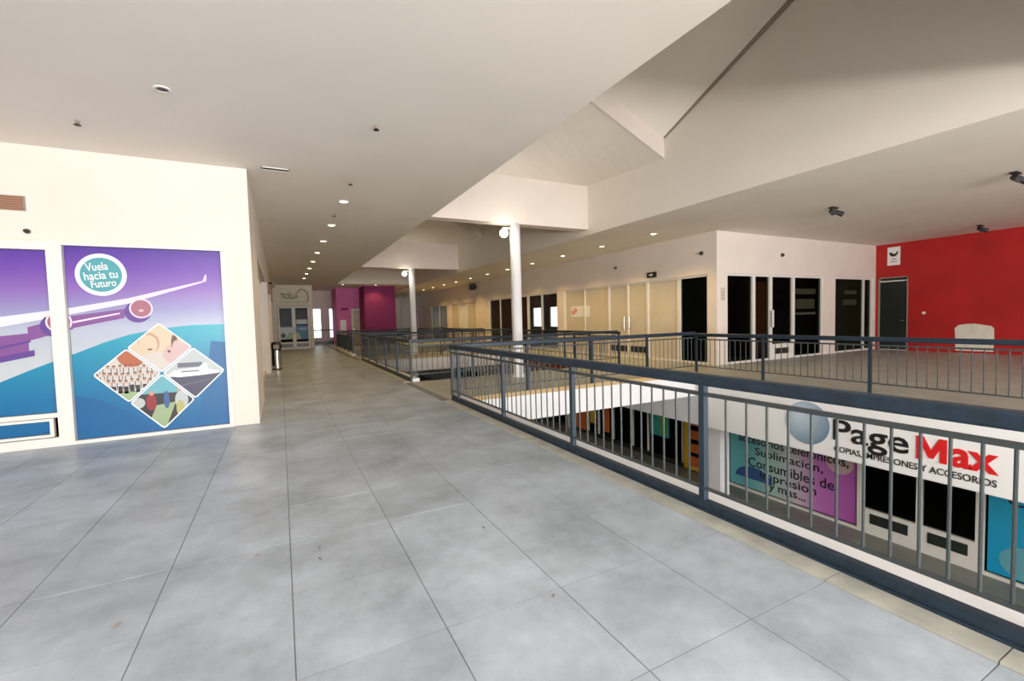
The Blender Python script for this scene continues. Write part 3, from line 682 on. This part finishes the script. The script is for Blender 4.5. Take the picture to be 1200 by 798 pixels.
for conv, par in ((rect_r, pr), (rect_l, pl)):
    mb = MB()
    for i in range(4): pass
    for quad in ([(-3.7,1.50),(-2.5,1.765),(-2.5,1.85),(-3.7,1.66)], [(-2.5,1.765),(-1.9,1.90),(-1.9,1.975),(-2.5,1.85)], [(-1.9,1.90),(-1.02,2.205),(-1.0,2.235),(-1.9,1.975)], [(-1.02,2.205),(-.975,2.33),(-.96,2.325),(-.965,2.23)]):
        q = clip(quad, conv)
        if len(q) > 2: F.poly(q, -.0428, -.0404, mb)
    obj('wing', mb, 'print_wing', par)
    mb = MB()
    for quad in ([(-3.7,1.05),(-2.95,1.26),(-2.95,1.52),(-3.7,1.44)], [(-2.95,1.42),(-2.5,1.56),(-2.5,1.74),(-2.95,1.60)], [(-2.5,1.575),(-1.95,1.70),(-1.93,1.83),(-2.5,1.74)]):
        q = clip(quad, conv)
        if len(q) > 2: F.poly(q, -.0428, -.0416, mb)
    obj('wing_underside', mb, 'p_plum', par)
    mb = MB()
    for quad in ([(-3.7,1.20),(-2.93,1.40),(-2.93,1.43),(-3.7,1.24)], [(-3.7,1.05),(-2.9,1.22),(-2.9,1.30),(-3.7,1.12)], [(-2.5,1.64),(-2.0,1.755),(-2.0,1.775),(-2.5,1.665)]):
        q = clip(quad, conv)
        if len(q) > 2: F.poly(q, -.0416, -.0404, mb)
    if mb.v: obj('flap_track', mb, 'p_violet' if par is pl else 'print_wing', par)
    for (cu, cv) in ((-1.76, 1.83), (-2.64, 1.66)):
        art('engine_body', ell(cu-.04, cv-.05, .15, .15), 'p_violet', par, conv, 3)
        art('engine_rim', ell(cu, cv, .135, .14), 'print_wing', par, conv, 4)
        art('engine_intake', ell(cu, cv, .115, .12), 'p_rose', par, conv, 5)
        art('engine_hub', ell(cu, cv-.03, .03, .02), 'p_pinkish', par, conv, 6)
# badge
bd = art('badge', ell(-2.17, 2.30, .275, .29, 40), 'print_white', pr, rect_r, 4)
obj('badge_disc', F.poly(ell(-2.17, 2.30, .225, .235, 40), -.0392, -.038), 'p_badge', bd)
FB = Frame(F.p(-2.17, 2.30), (math.cos(.12), 0, math.sin(.12)), (-math.sin(.12), 0, math.cos(.12)), (0, -1, 0))
FB.text('badge_text', 'Vuela', (-.15, .09, .06, .17), -.036, 'print_white', bd, .001, bold=.01)
FB.text('badge_text', 'hacia tu', (-.185, .175, -.06, .05), -.036, 'print_white', bd, .001, bold=.01)
FB.text('badge_text', 'Futuro', (-.13, .14, -.17, -.07), -.036, 'print_white', bd, .001, bold=.01)
# diamonds
T_, L_, B_, R_, C_ = (-1.57, 1.63), (-2.345, .915), (-1.58, .06), (-.785, .875), (-1.57, .885)
mid = lambda a, b: ((a[0]+b[0])/2, (a[1]+b[1])/2)
def diamond(key, vs):
    c = (sum(v[0] for v in vs)/4, sum(v[1] for v in vs)/4)
    sc = lambda k: [(c[0]+(v[0]-c[0])*k, c[1]+(v[1]-c[1])*k) for v in vs]
    def rnd(p, r):
        out = []
        for i in range(4):
            a, b, d = p[i-1], p[i], p[(i+1) % 4]
            out += [(b[0]+(a[0]-b[0])*r, b[1]+(a[1]-b[1])*r), (b[0]+(a[0]-b[0])*r*.3+(d[0]-b[0])*r*.3, b[1]+(a[1]-b[1])*r*.3+(d[1]-b[1])*r*.3), (b[0]+(d[0]-b[0])*r, b[1]+(d[1]-b[1])*r)]
        return out
    o = obj('photo_border', F.poly(rnd(sc(.985), .06), -.0404, -.0392), 'print_white', pr)
    return o, rnd(sc(.925), .05), c
def shapes(o, conv, lst):
    for lev, (nm, pts, mm) in enumerate(lst):
        q = clip(pts, conv)
        if len(q) > 2: obj(nm, F.poly(q, -.0392+lev*.0002, -.0386+lev*.0002+.0002), mm, o)
ccw = lambda p: p if sum((p[i][0]*p[(i+1) % len(p)][1]-p[(i+1) % len(p)][0]*p[i][1]) for i in range(len(p))) > 0 else p[::-1]
R4 = lambda u0, u1, v0, v1: [(u0, v0), (u1, v0), (u1, v1), (u0, v1)]
# top photo: two people, pale
o, cv, c = diamond('top', [T_, mid(T_, L_), C_, mid(T_, R_)]); cv = ccw(cv); x, y = c
shapes(o, cv, [('photo', R4(x-.5, x+.5, y-.5, y+.5), 'p_cream'), ('photo_shirt', ell(x-.02, y-.32, .36, .26), 'p_shirt'), ('photo_shirt', ell(x+.22, y-.1, .2, .16), 'p_pinkish'),
    ('photo_hair', ell(x-.13, y+.07, .125, .15), 'p_skin'), ('photo_face', ell(x-.14, y+.05, .11, .14), 'p_cream'), ('photo_hair', ell(x+.17, y+.06, .04, .12), 'p_hair'), ('photo_face', ell(x+.2, y+.0, .06, .1), 'p_pinkish'),
    ('photo_mouth', ell(x-.12, y-.02, .03, .012), 'p_hair'), ('photo_mouth', ell(x+.1, y-.06, .02, .02), 'p_hair')])
# left photo: rows of people in white shirts
o, cv, c = diamond('left', [mid(T_, L_), L_, mid(L_, B_), C_]); cv = ccw(cv); x, y = c
lst = [('photo', R4(x-.5, x+.5, y-.5, y+.5), 'p_shirt'), ('photo_roof', ell(x+.06, y+.28, .17, .17), 'p_roof'), ('photo_steps', R4(x-.5, x+.5, y-.5, y-.23), 'p_leaf')]
for r in range(3):
    for k in range(11):
        u = x-.36+.068*k+(.03 if r % 2 else 0); v = y+.08-.10*r
        u += random.uniform(-.012, .012); v += random.uniform(-.012, .012)
        lst.append(('photo_gap', R4(u+.028, u+.040, v-.08, v+.02), 'p_grey'))
        lst.append(('photo_hair', ell(u, v+.046, .020, .018, 8), 'p_dark'))
        lst.append(('photo_head', ell(u, v+.030, .016, .020, 8), 'p_skin'))
        if r == 2: lst.append(('photo_trousers', R4(u-.026, u+.022, v-.13, v-.03), 'p_dark'))
        elif k % 3 == 1: lst.append(('photo_tie', R4(u-.004, u+.004, v-.04, v+.01), 'p_redv'))
ms = {}
for nm, pts, mm in lst[3:]:
    q = clip(pts, cv)
    dn = dict(photo_head=.0003, photo_hair=.0002).get(nm, 0)
    if len(q) > 2: ms[(nm, mm)] = F.poly(q, -.0386, -.0380+dn, ms.get((nm, mm)) or MB())
shapes(o, cv, lst[:3])
for (nm, mm), mb in ms.items(): tag(obj(nm, mb, mm, o), kind='stuff')
# right photo: small aircraft on tarmac
o, cv, c = diamond('right', [mid(T_, R_), C_, mid(R_, B_), R_]); cv = ccw(cv); x, y = c
shapes(o, cv, [('photo', R4(x-.5, x+.5, y-.5, y+.5), 'p_pale'), ('photo_hangar', R4(x-.2, x+.1, y+.08, y+.15), 'p_grey'), ('photo_tarmac', [(x-.5, y-.5), (x+.5, y-.5), (x+.5, y-.02), (x-.5, y-.06)], 'p_tarmac'),
    ('photo_aircraft', [(x-.33, y-.03), (x-.25, y+.04), (x+.05, y+.07), (x+.12, y+.13), (x+.16, y+.13), (x+.17, y+.04), (x+.32, y+.0), (x+.3, y-.03), (x+.05, y-.05), (x-.2, y-.06)], 'print_white'),
    ('photo_windows', R4(x-.16, x+.06, y+.01, y+.03), 'p_grey'), ('photo_marking', [(x-.2, y-.2), (x+.2, y-.12), (x+.2, y-.11), (x-.2, y-.185)], 'p_grey')])
# bottom photo: workshop crew
o, cv, c = diamond('bottom', [C_, mid(L_, B_), B_, mid(R_, B_)]); cv = ccw(cv); x, y = c
shapes(o, cv, [('photo', R4(x-.5, x+.5, y-.5, y+.5), 'p_dark'), ('photo_sky', [(x-.3, y+.12), (x+.3, y+.12), (x, y+.45)], 'p_aqua'), ('photo_table', [(x-.2, y-.35), (x+.02, y-.38), (x+.15, y-.02), (x-.08, y-.05)], 'p_leaf'),
    ('photo_gauge', ell(x-.28, y+.0, .07, .075), 'p_pale'), ('photo_person', ell(x-.14, y+.0, .06, .12), 'p_redv'), ('photo_person', ell(x+.04, y+.02, .035, .13), 'p_blue'), ('photo_person', ell(x+.22, y+.0, .08, .14), 'p_pale'),
    ('photo_overall', ell(x+.2, y-.12, .05, .12), 'p_yellow'), ('photo_face', ell(x+.2, y+.16, .03, .035), 'p_skin'), ('photo_face', ell(x-.13, y+.13, .03, .035), 'p_skin')])
# wall vent
t = thing('wall_vent', (-3.05, YB, 3.08), 'brown grille vent on the cream wall above the poster door', 'vent')
obj('backing', F.rect(-3.3, -2.86, 3.1, 3.29, .001, .012), 'grille', t)
for k in range(6): obj('slat', F.rect(-3.28, -2.88, 3.115+.029*k, 3.128+.029*k, .012, .022), 'brown_wood', t)

# ------------------------------------------------------------------ end shop: doors and sign
FK = Frame((0, YK, 0), (1, 0, 0), (0, 0, 1), (0, -1, 0))
sg = thing('shop_sign', (.75, YK, 2.75), 'cream sign with dark lettering and looping outline over the end shop', 'sign')
obj('board', FK.rect(-.1, 1.66, 2.76, 3.78, .002, .04), 'plaster_bare', sg)
FK.text('lettering', 'TICELLA', (.08, 1.02, 3.12, 3.44), .042, 'p_dark', sg, .005, bold=.02)
FK.text('lettering', 'accesorios regalos', (.06, 1.35, 2.86, 2.97), .042, 'grille', sg, .004)
loop = [(.98, 3.42), (1.05, 3.56), (1.2, 3.68), (1.3, 3.72), (1.45, 3.62), (1.58, 3.45), (1.63, 3.2), (1.58, 2.98), (1.5, 2.86)]
mb = MB()
for a, b in zip(loop, loop[1:]): mb.cyl(FK.p(a[0], a[1], .045), FK.p(b[0], b[1], .045), .03, n=8)
obj('outline', mb, 'grille', sg)
dk = thing('door_5', (.75, YK, 0), 'white framed glass double doors under the end shop sign', 'door', kind='structure')
for u0, u1 in ((-.14, .74), (.74, 1.64)):
    mb = FK.rect(u0, u0+.1, 0, 2.64, -.12, .02); FK.rect(u1-.1, u1, 0, 2.64, -.12, .02, mb)
    for v0, v1 in ((2.54, 2.64), (0, .12), (.34, .44)): FK.rect(u0+.1, u1-.1, v0, v1, -.12, .02, mb)
    obj('leaf_frame', mb, 'white_alu', dk)
    obj('pane', FK.rect(u0+.1, u1-.1, .44, 2.54, -.06, -.05), 'glass_dark', dk); obj('pane', FK.rect(u0+.1, u1-.1, .12, .34, -.06, -.05), 'dark_door', dk)
obj('pull_handle', MB().cyl((.70, YK-.07, .9), (.70, YK-.07, 1.4), .02), 'steel', dk); obj('pull_handle', MB().cyl((.79, YK-.07, .9), (.79, YK-.07, 1.4), .02), 'steel', dk)
t = thing('door_poster', (.25, YK, .6), 'pale blue poster with dark figures on the left leaf of the end shop doors', 'poster')
obj('sheet', FK.rect(-.04, .64, .62, 1.35, -.049, -.045), 'print_sky', t); obj('figure', FK.poly(ell(.12, .85, .14, .16, 14), -.045, -.043), 'p_dark', t); obj('figure', FK.poly([(.2, .62), (.64, .62), (.64, 1.0), (.45, 1.05)], -.045, -.043), 'p_leaf', t)
t = thing('door_poster', (1.2, YK, .6), 'teal poster with white lines on the right leaf of the end shop doors', 'poster')
obj('sheet', FK.rect(.84, 1.54, .6, 1.42, -.049, -.045), 'p_deep', t); obj('text_line', FK.rect(1.0, 1.48, 1.24, 1.29, -.045, -.043), 'p_pale', t); obj('text_line', FK.rect(1.0, 1.4, 1.12, 1.16, -.045, -.043), 'p_aqua', t); obj('figure', FK.poly([(.84, .6), (1.15, .6), (1.0, 1.0), (.84, 1.05)], -.045, -.043), 'p_leaf', t)
tag(obj('door_notice', FK.rect(.88, 1.5, 1.55, 1.82, -.049, -.045), 'p_pale'), 'white notice strip above the teal poster on the end shop doors', 'notice')

# ------------------------------------------------------------------ litter bin
bx_, by_ = -.17, 17.5
t = thing('litter_bin', (bx_, by_, 0), 'slim steel litter bin with black top against the left gallery wall', 'bin')
obj('body', MB().lathe((bx_, by_, 0), [(0, .04), (.15, .04), (.15, .66), (0, .66)], 24), 'steel', t, False)
obj('base', MB().cyl((bx_, by_, 0), (bx_, by_, .04), .155, n=24), 'black', t)
obj('top', MB().lathe((bx_, by_, 0), [(.155, .66), (.155, .9), (.12, .95), (0, .96)], 24), 'black', t)
obj('flap', MB().box(bx_-.09, bx_+.09, by_-.165, by_-.15, .72, .86), 'grille', t)

# ------------------------------------------------------------------ ground floor shops under the opposite gallery
ZT = ZS
mb = MB().box(XS, XS+.2, Y0, 48, ZT-.3, ZT)
for a, b in ((8.72, 9.16), (16.3, 16.8), (20, 20.6), (26, 27), (32, 48), (Y0, 1.2)): mb.box(XS-.06, XS+.2, a, b, ZG, ZT)
struct('wall_ground_shops', mb, 'white_paint', 'white piers and lintel of the ground floor shop row', 'wall')
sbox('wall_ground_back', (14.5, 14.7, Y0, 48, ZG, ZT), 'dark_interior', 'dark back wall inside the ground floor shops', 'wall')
sbox('wall_ground_left', (1.9, 2.1, Y0, 48, ZG, -.35), 'white_paint', 'ground floor wall under the tiled walkway', 'wall')
sbox('wall_ground_far', (2.1, 14.7, 47.8, 48, ZG, -.6), 'white_paint', 'far ground floor wall', 'wall')
p = thing('column', (10.3, 8.08, ZG), 'white square pillar under the slab edge beside the computer supplies sign', 'column', kind='structure')
obj('shaft', MB().box(10.12, 10.48, 7.9, 8.26, ZG, ZS), 'white_paint', p); obj('plinth', MB().box(10.10, 10.50, 7.88, 8.28, ZG, ZG+.1), 'ground_floor', p)
# computer supplies shop windows
w1 = bay('window_17', 'x', XS, 5.3, 8.72, [], 'glass_dark', 'ground floor window with the teal to purple poster', z0=ZG, z1=ZT-.3)
d1 = bay('door_6', 'x', XS, 3.35, 5.3, [(4.25, .10)], 'glass_dark', 'dark glass double doors of the ground floor computer supplies shop', z0=ZG, z1=ZT-.3, kick=.5, cat='door')
for a, b in ((3.5, 4.1), (4.42, 5.1)): box('kick_slot', XS+.015, XS+.03, a, b, -3.2, -2.98, 'dark_door', d1)
w2 = bay('window_18', 'x', XS, 1.2, 3.35, [], 'glass_dark', 'ground floor window with the bright blue poster', z0=ZG, z1=ZT-.3)
FG = Frame((XS+.09, 0, 0), (0, -1, 0), (0, 0, 1), (-1, 0, 0))
ramp_mat('print_teal_purple', 1, [(0, srgb(176, 88, 172)), (.25, srgb(200, 120, 196)), (.42, srgb(205, 195, 205)), (.6, srgb(175, 205, 195)), (.82, srgb(105, 185, 190)), (1, srgb(110, 190, 195))], lo=5.4, hi=8.6)
t = thing('window_poster', (XS, 7, -3.3), 'teal to purple poster listing phone accessories in the ground floor window', 'poster')
obj('sheet', FG.rect(-8.62, -5.38, -3.36, -1.7, .002, .008), 'print_teal_purple', t)
obj('poster_bubble', FG.poly(ell(-7.9, -3.1, .55, .35, 24)[:13], .008, .010), 'p_blue', t)
obj('poster_bubble', FG.poly(ell(-5.75, -2.0, .3, .3), .008, .010), 'p_pinkish', t)
for s, u0, u1, v0, v1 in (('accesorios telefonicos,', -8.35, -5.55, -2.13, -1.86), ('Sublimacion,', -7.85, -6.1, -2.42, -2.17), ('Consumibles de', -8.05, -5.85, -2.74, -2.48), ('impresion', -7.7, -6.25, -3.06, -2.78), ('y mas...', -7.45, -6.5, -3.30, -3.08)):
    FG.text('lettering', s, (u0, u1, v0, v1), .012, 'print_black', t, .002, bold=.012)
ramp_mat('print_blue', 2, [(0, srgb(20, 150, 200)), (1, srgb(40, 175, 215))], lo=-3.4, hi=-1.7)
t = thing('window_poster', (XS, 2.2, -3.3), 'bright blue poster with pale bubbles in the ground floor window', 'poster')
obj('sheet', FG.rect(-3.25, -1.3, -3.36, -1.7, .002, .008), 'print_blue', t)
obj('poster_bubble', FG.poly(ell(-2.75, -3.05, .35, .3), .008, .010), 'p_aqua', t)
FG.text('lettering', 'Copias', (-3.0, -2.1, -2.08, -1.85), .012, 'print_black', t, .002, bold=.012)
# long sign on the slab edge
FS = Frame((XV1, 0, 0), (0, -1, 0), (0, 0, 1), (-1, 0, 0))
sg = thing('shop_sign', (XV1, 5, -1.34), 'long white computer supplies sign with black and red lettering below the opposite railing', 'sign')
obj('board', FS.rect(-8.0, -2.3, -1.345, -.2, .003, .04), 'print_white', sg)
def sphere_mat():
    mt = bpy.data.materials.new('print_sphere'); mt.use_nodes = True; nt = mt.node_tree; b = nt.nodes['Principled BSDF']
    g = nt.nodes.new('ShaderNodeNewGeometry'); d = nt.nodes.new('ShaderNodeVectorMath'); d.operation = 'DISTANCE'; d.inputs[1].default_value = (9.55, 5.55, -.62)
    nt.links.new(g.outputs['Position'], d.inputs[0]); cr = nt.nodes.new('ShaderNodeValToRGB')
    cr.color_ramp.elements[0].color = (*srgb(200, 215, 228), 1); cr.color_ramp.elements[1].position = .62; cr.color_ramp.elements[1].color = (*srgb(112, 140, 160), 1)
    nt.links.new(d.outputs['Value'], cr.inputs[0]); nt.links.new(cr.outputs[0], b.inputs['Base Color']); b.inputs['Roughness'].default_value = .4
    M['print_sphere'] = mt
sphere_mat()
obj('globe_logo', FS.poly(ell(-5.40, -.76, .44, .44, 40), .04, .05), 'print_sphere', sg)
FS.text('brand_word', 'Page', (-4.90, -3.70, -1.12, -.58), .046, 'print_black', sg, .006, bold=.015)
MZ = [(-3.60, -1.02), (-3.60, -.62), (-3.50, -.62), (-3.40, -.83), (-3.30, -.62), (-3.20, -.62), (-3.20, -1.02), (-3.29, -1.02), (-3.29, -.80), (-3.37, -.97), (-3.43, -.97), (-3.51, -.80), (-3.51, -1.02)]
mb = MB()
for pts in ([MZ[0], MZ[12], MZ[11], MZ[2], MZ[1]], [MZ[2], MZ[11], MZ[10], MZ[9], MZ[3]], [MZ[3], MZ[9], MZ[8], MZ[4]], [MZ[4], MZ[8], MZ[7], MZ[6], MZ[5]]): FS.poly(pts, .04, .052, mb)
obj('brand_initial', mb, 'print_red', sg)
FS.text('brand_word', 'ax', (-3.16, -2.60, -1.03, -.72), .046, 'print_red', sg, .006, bold=.03)
FS.text('tagline', 'COPIAS, IMPRESIONES Y ACCESORIOS', (-4.88, -2.62, -1.235, -1.105), .046, 'print_black', sg, .004, bold=.008)
# further ground floor shops seen under the footbridge
b1 = bay('window_19', 'x', XS, 9.16, 16.3, [(10.35, .05), (11.9, .05), (12.7, .08), (13.8, .08), (14.7, .08), (15.4, .05)], 'glass_dark', 'dark ground floor shop front under the footbridge with coloured posters', z0=ZG, z1=ZT-.02, kick=.1, sill='dark_door')
b2 = bay('window_20', 'x', XS, 16.8, 20.0, [(18.4, .08)], 'glass_dark', 'dark ground floor shop front beyond the orange panel', z0=ZG, z1=ZT-.02, kick=.1, sill='dark_door')
b3 = bay('window_21', 'x', XS, 20.6, 26, [(22.4, .08), (24.2, .08)], 'glass_dark', 'dark ground floor shop front below the second footbridge', z0=ZG, z1=ZT-.02, kick=.1, sill='dark_door')
FG2 = Frame((XS+.03, 0, 0), (0, -1, 0), (0, 0, 1), (-1, 0, 0))
t = thing('display_frame', (XS, 9.7, -3.5), 'yellow framed display with orange shelves behind ground floor glass', 'display')
mb = FG2.rect(-10.25, -10.08, -3.4, -1.5, -.05, .03); FG2.rect(-9.4, -9.23, -3.4, -1.5, -.05, .03, mb); FG2.rect(-10.08, -9.4, -3.4, -3.28, -.05, .03, mb)
obj('frame', mb, 'yellow', t)
for v in (-3.26, -2.85, -2.42, -1.98): obj('shelf', FG2.rect(-10.05, -9.42, v, v+.28, -.05, .0), 'orange', t)
tag(obj('window_poster', FG2.rect(-11.75, -10.9, -2.62, -1.5, -.02, .02), 'teal'), 'teal poster in the ground floor shop under the footbridge', 'poster')
tag(obj('window_poster', FG2.rect(-11.3, -10.95, -2.55, -1.8, .021, .03), 'green'), 'green leaflet overlapping the teal ground floor poster', 'poster')
tag(obj('window_poster', FG2.rect(-16.2, -15.45, -3.3, -1.5, -.02, .02), 'orange'), 'orange panel in the ground floor shop by the white pier', 'poster')
tag(obj('window_poster', FG2.rect(-14.3, -14.0, -3.1, -1.9, -.02, .02), 'orange'), 'narrow orange banner between ground floor mullions', 'banner')
tag(obj('window_poster', FG2.rect(-15.2, -14.85, -2.9, -1.5, -.02, .02), 'yellow'), 'narrow olive yellow banner beside the orange panel', 'banner')
# timber sign on the slab edge between the footbridges
t = thing('timber_sign', (XV1, 16.4, -1.15), 'brown timber band with dark slats on the slab edge between the footbridges', 'sign')
obj('band', FS.rect(-18.6, -12.5, -.6, -.3, .003, .05), 'brown_wood', t)
obj('backing', FS.rect(-18.6, -12.5, -1.15, -.6, .003, .02), 'dark_interior', t)
for k in range(31): obj('slat', FS.rect(-18.55+.2*k, -18.45+.2*k, -1.13, -.6, .02, .045), 'grille', t)

# ------------------------------------------------------------------ scraps of dry leaf on the slabs
for k, (x, y, a) in enumerate(((-.21, 3.42, .4), (.17, 3.33, 1.2), (.16, 3.16, 2.0), (.51, 2.85, .2), (1.27, 3.02, 1.6), (-.83, 2.98, .7), (1.28, 2.07, .9))):
    ca, sa = math.cos(a), math.sin(a); L = .017+.004*(k % 3); mb = MB()
    pts = [(-L, 0, .002), (-.4*L, .38*L, .010), (.5*L, .3*L, .008), (L, 0, .003), (.5*L, -.3*L, .010), (-.4*L, -.36*L, .006)]
    top = [(x+ca*p[0]-sa*p[1], y+sa*p[0]+ca*p[1], p[2]+.001) for p in pts]; n = len(pts)
    mb.v = top+[(p[0], p[1], p[2]-.001) for p in top]+[(x, y, .004), (x, y, .003)]
    for i in range(n):
        j = (i+1) % n; mb.f += [(i, j, 2*n), (n+j, n+i, 2*n+1), (i, n+i, n+j, j)]
    tag(obj('leaf_scrap', mb, 'grille'), 'tiny curled brown leaf scrap lying on the grey walkway slabs', 'leaf', 'leaf scraps on the walkway')
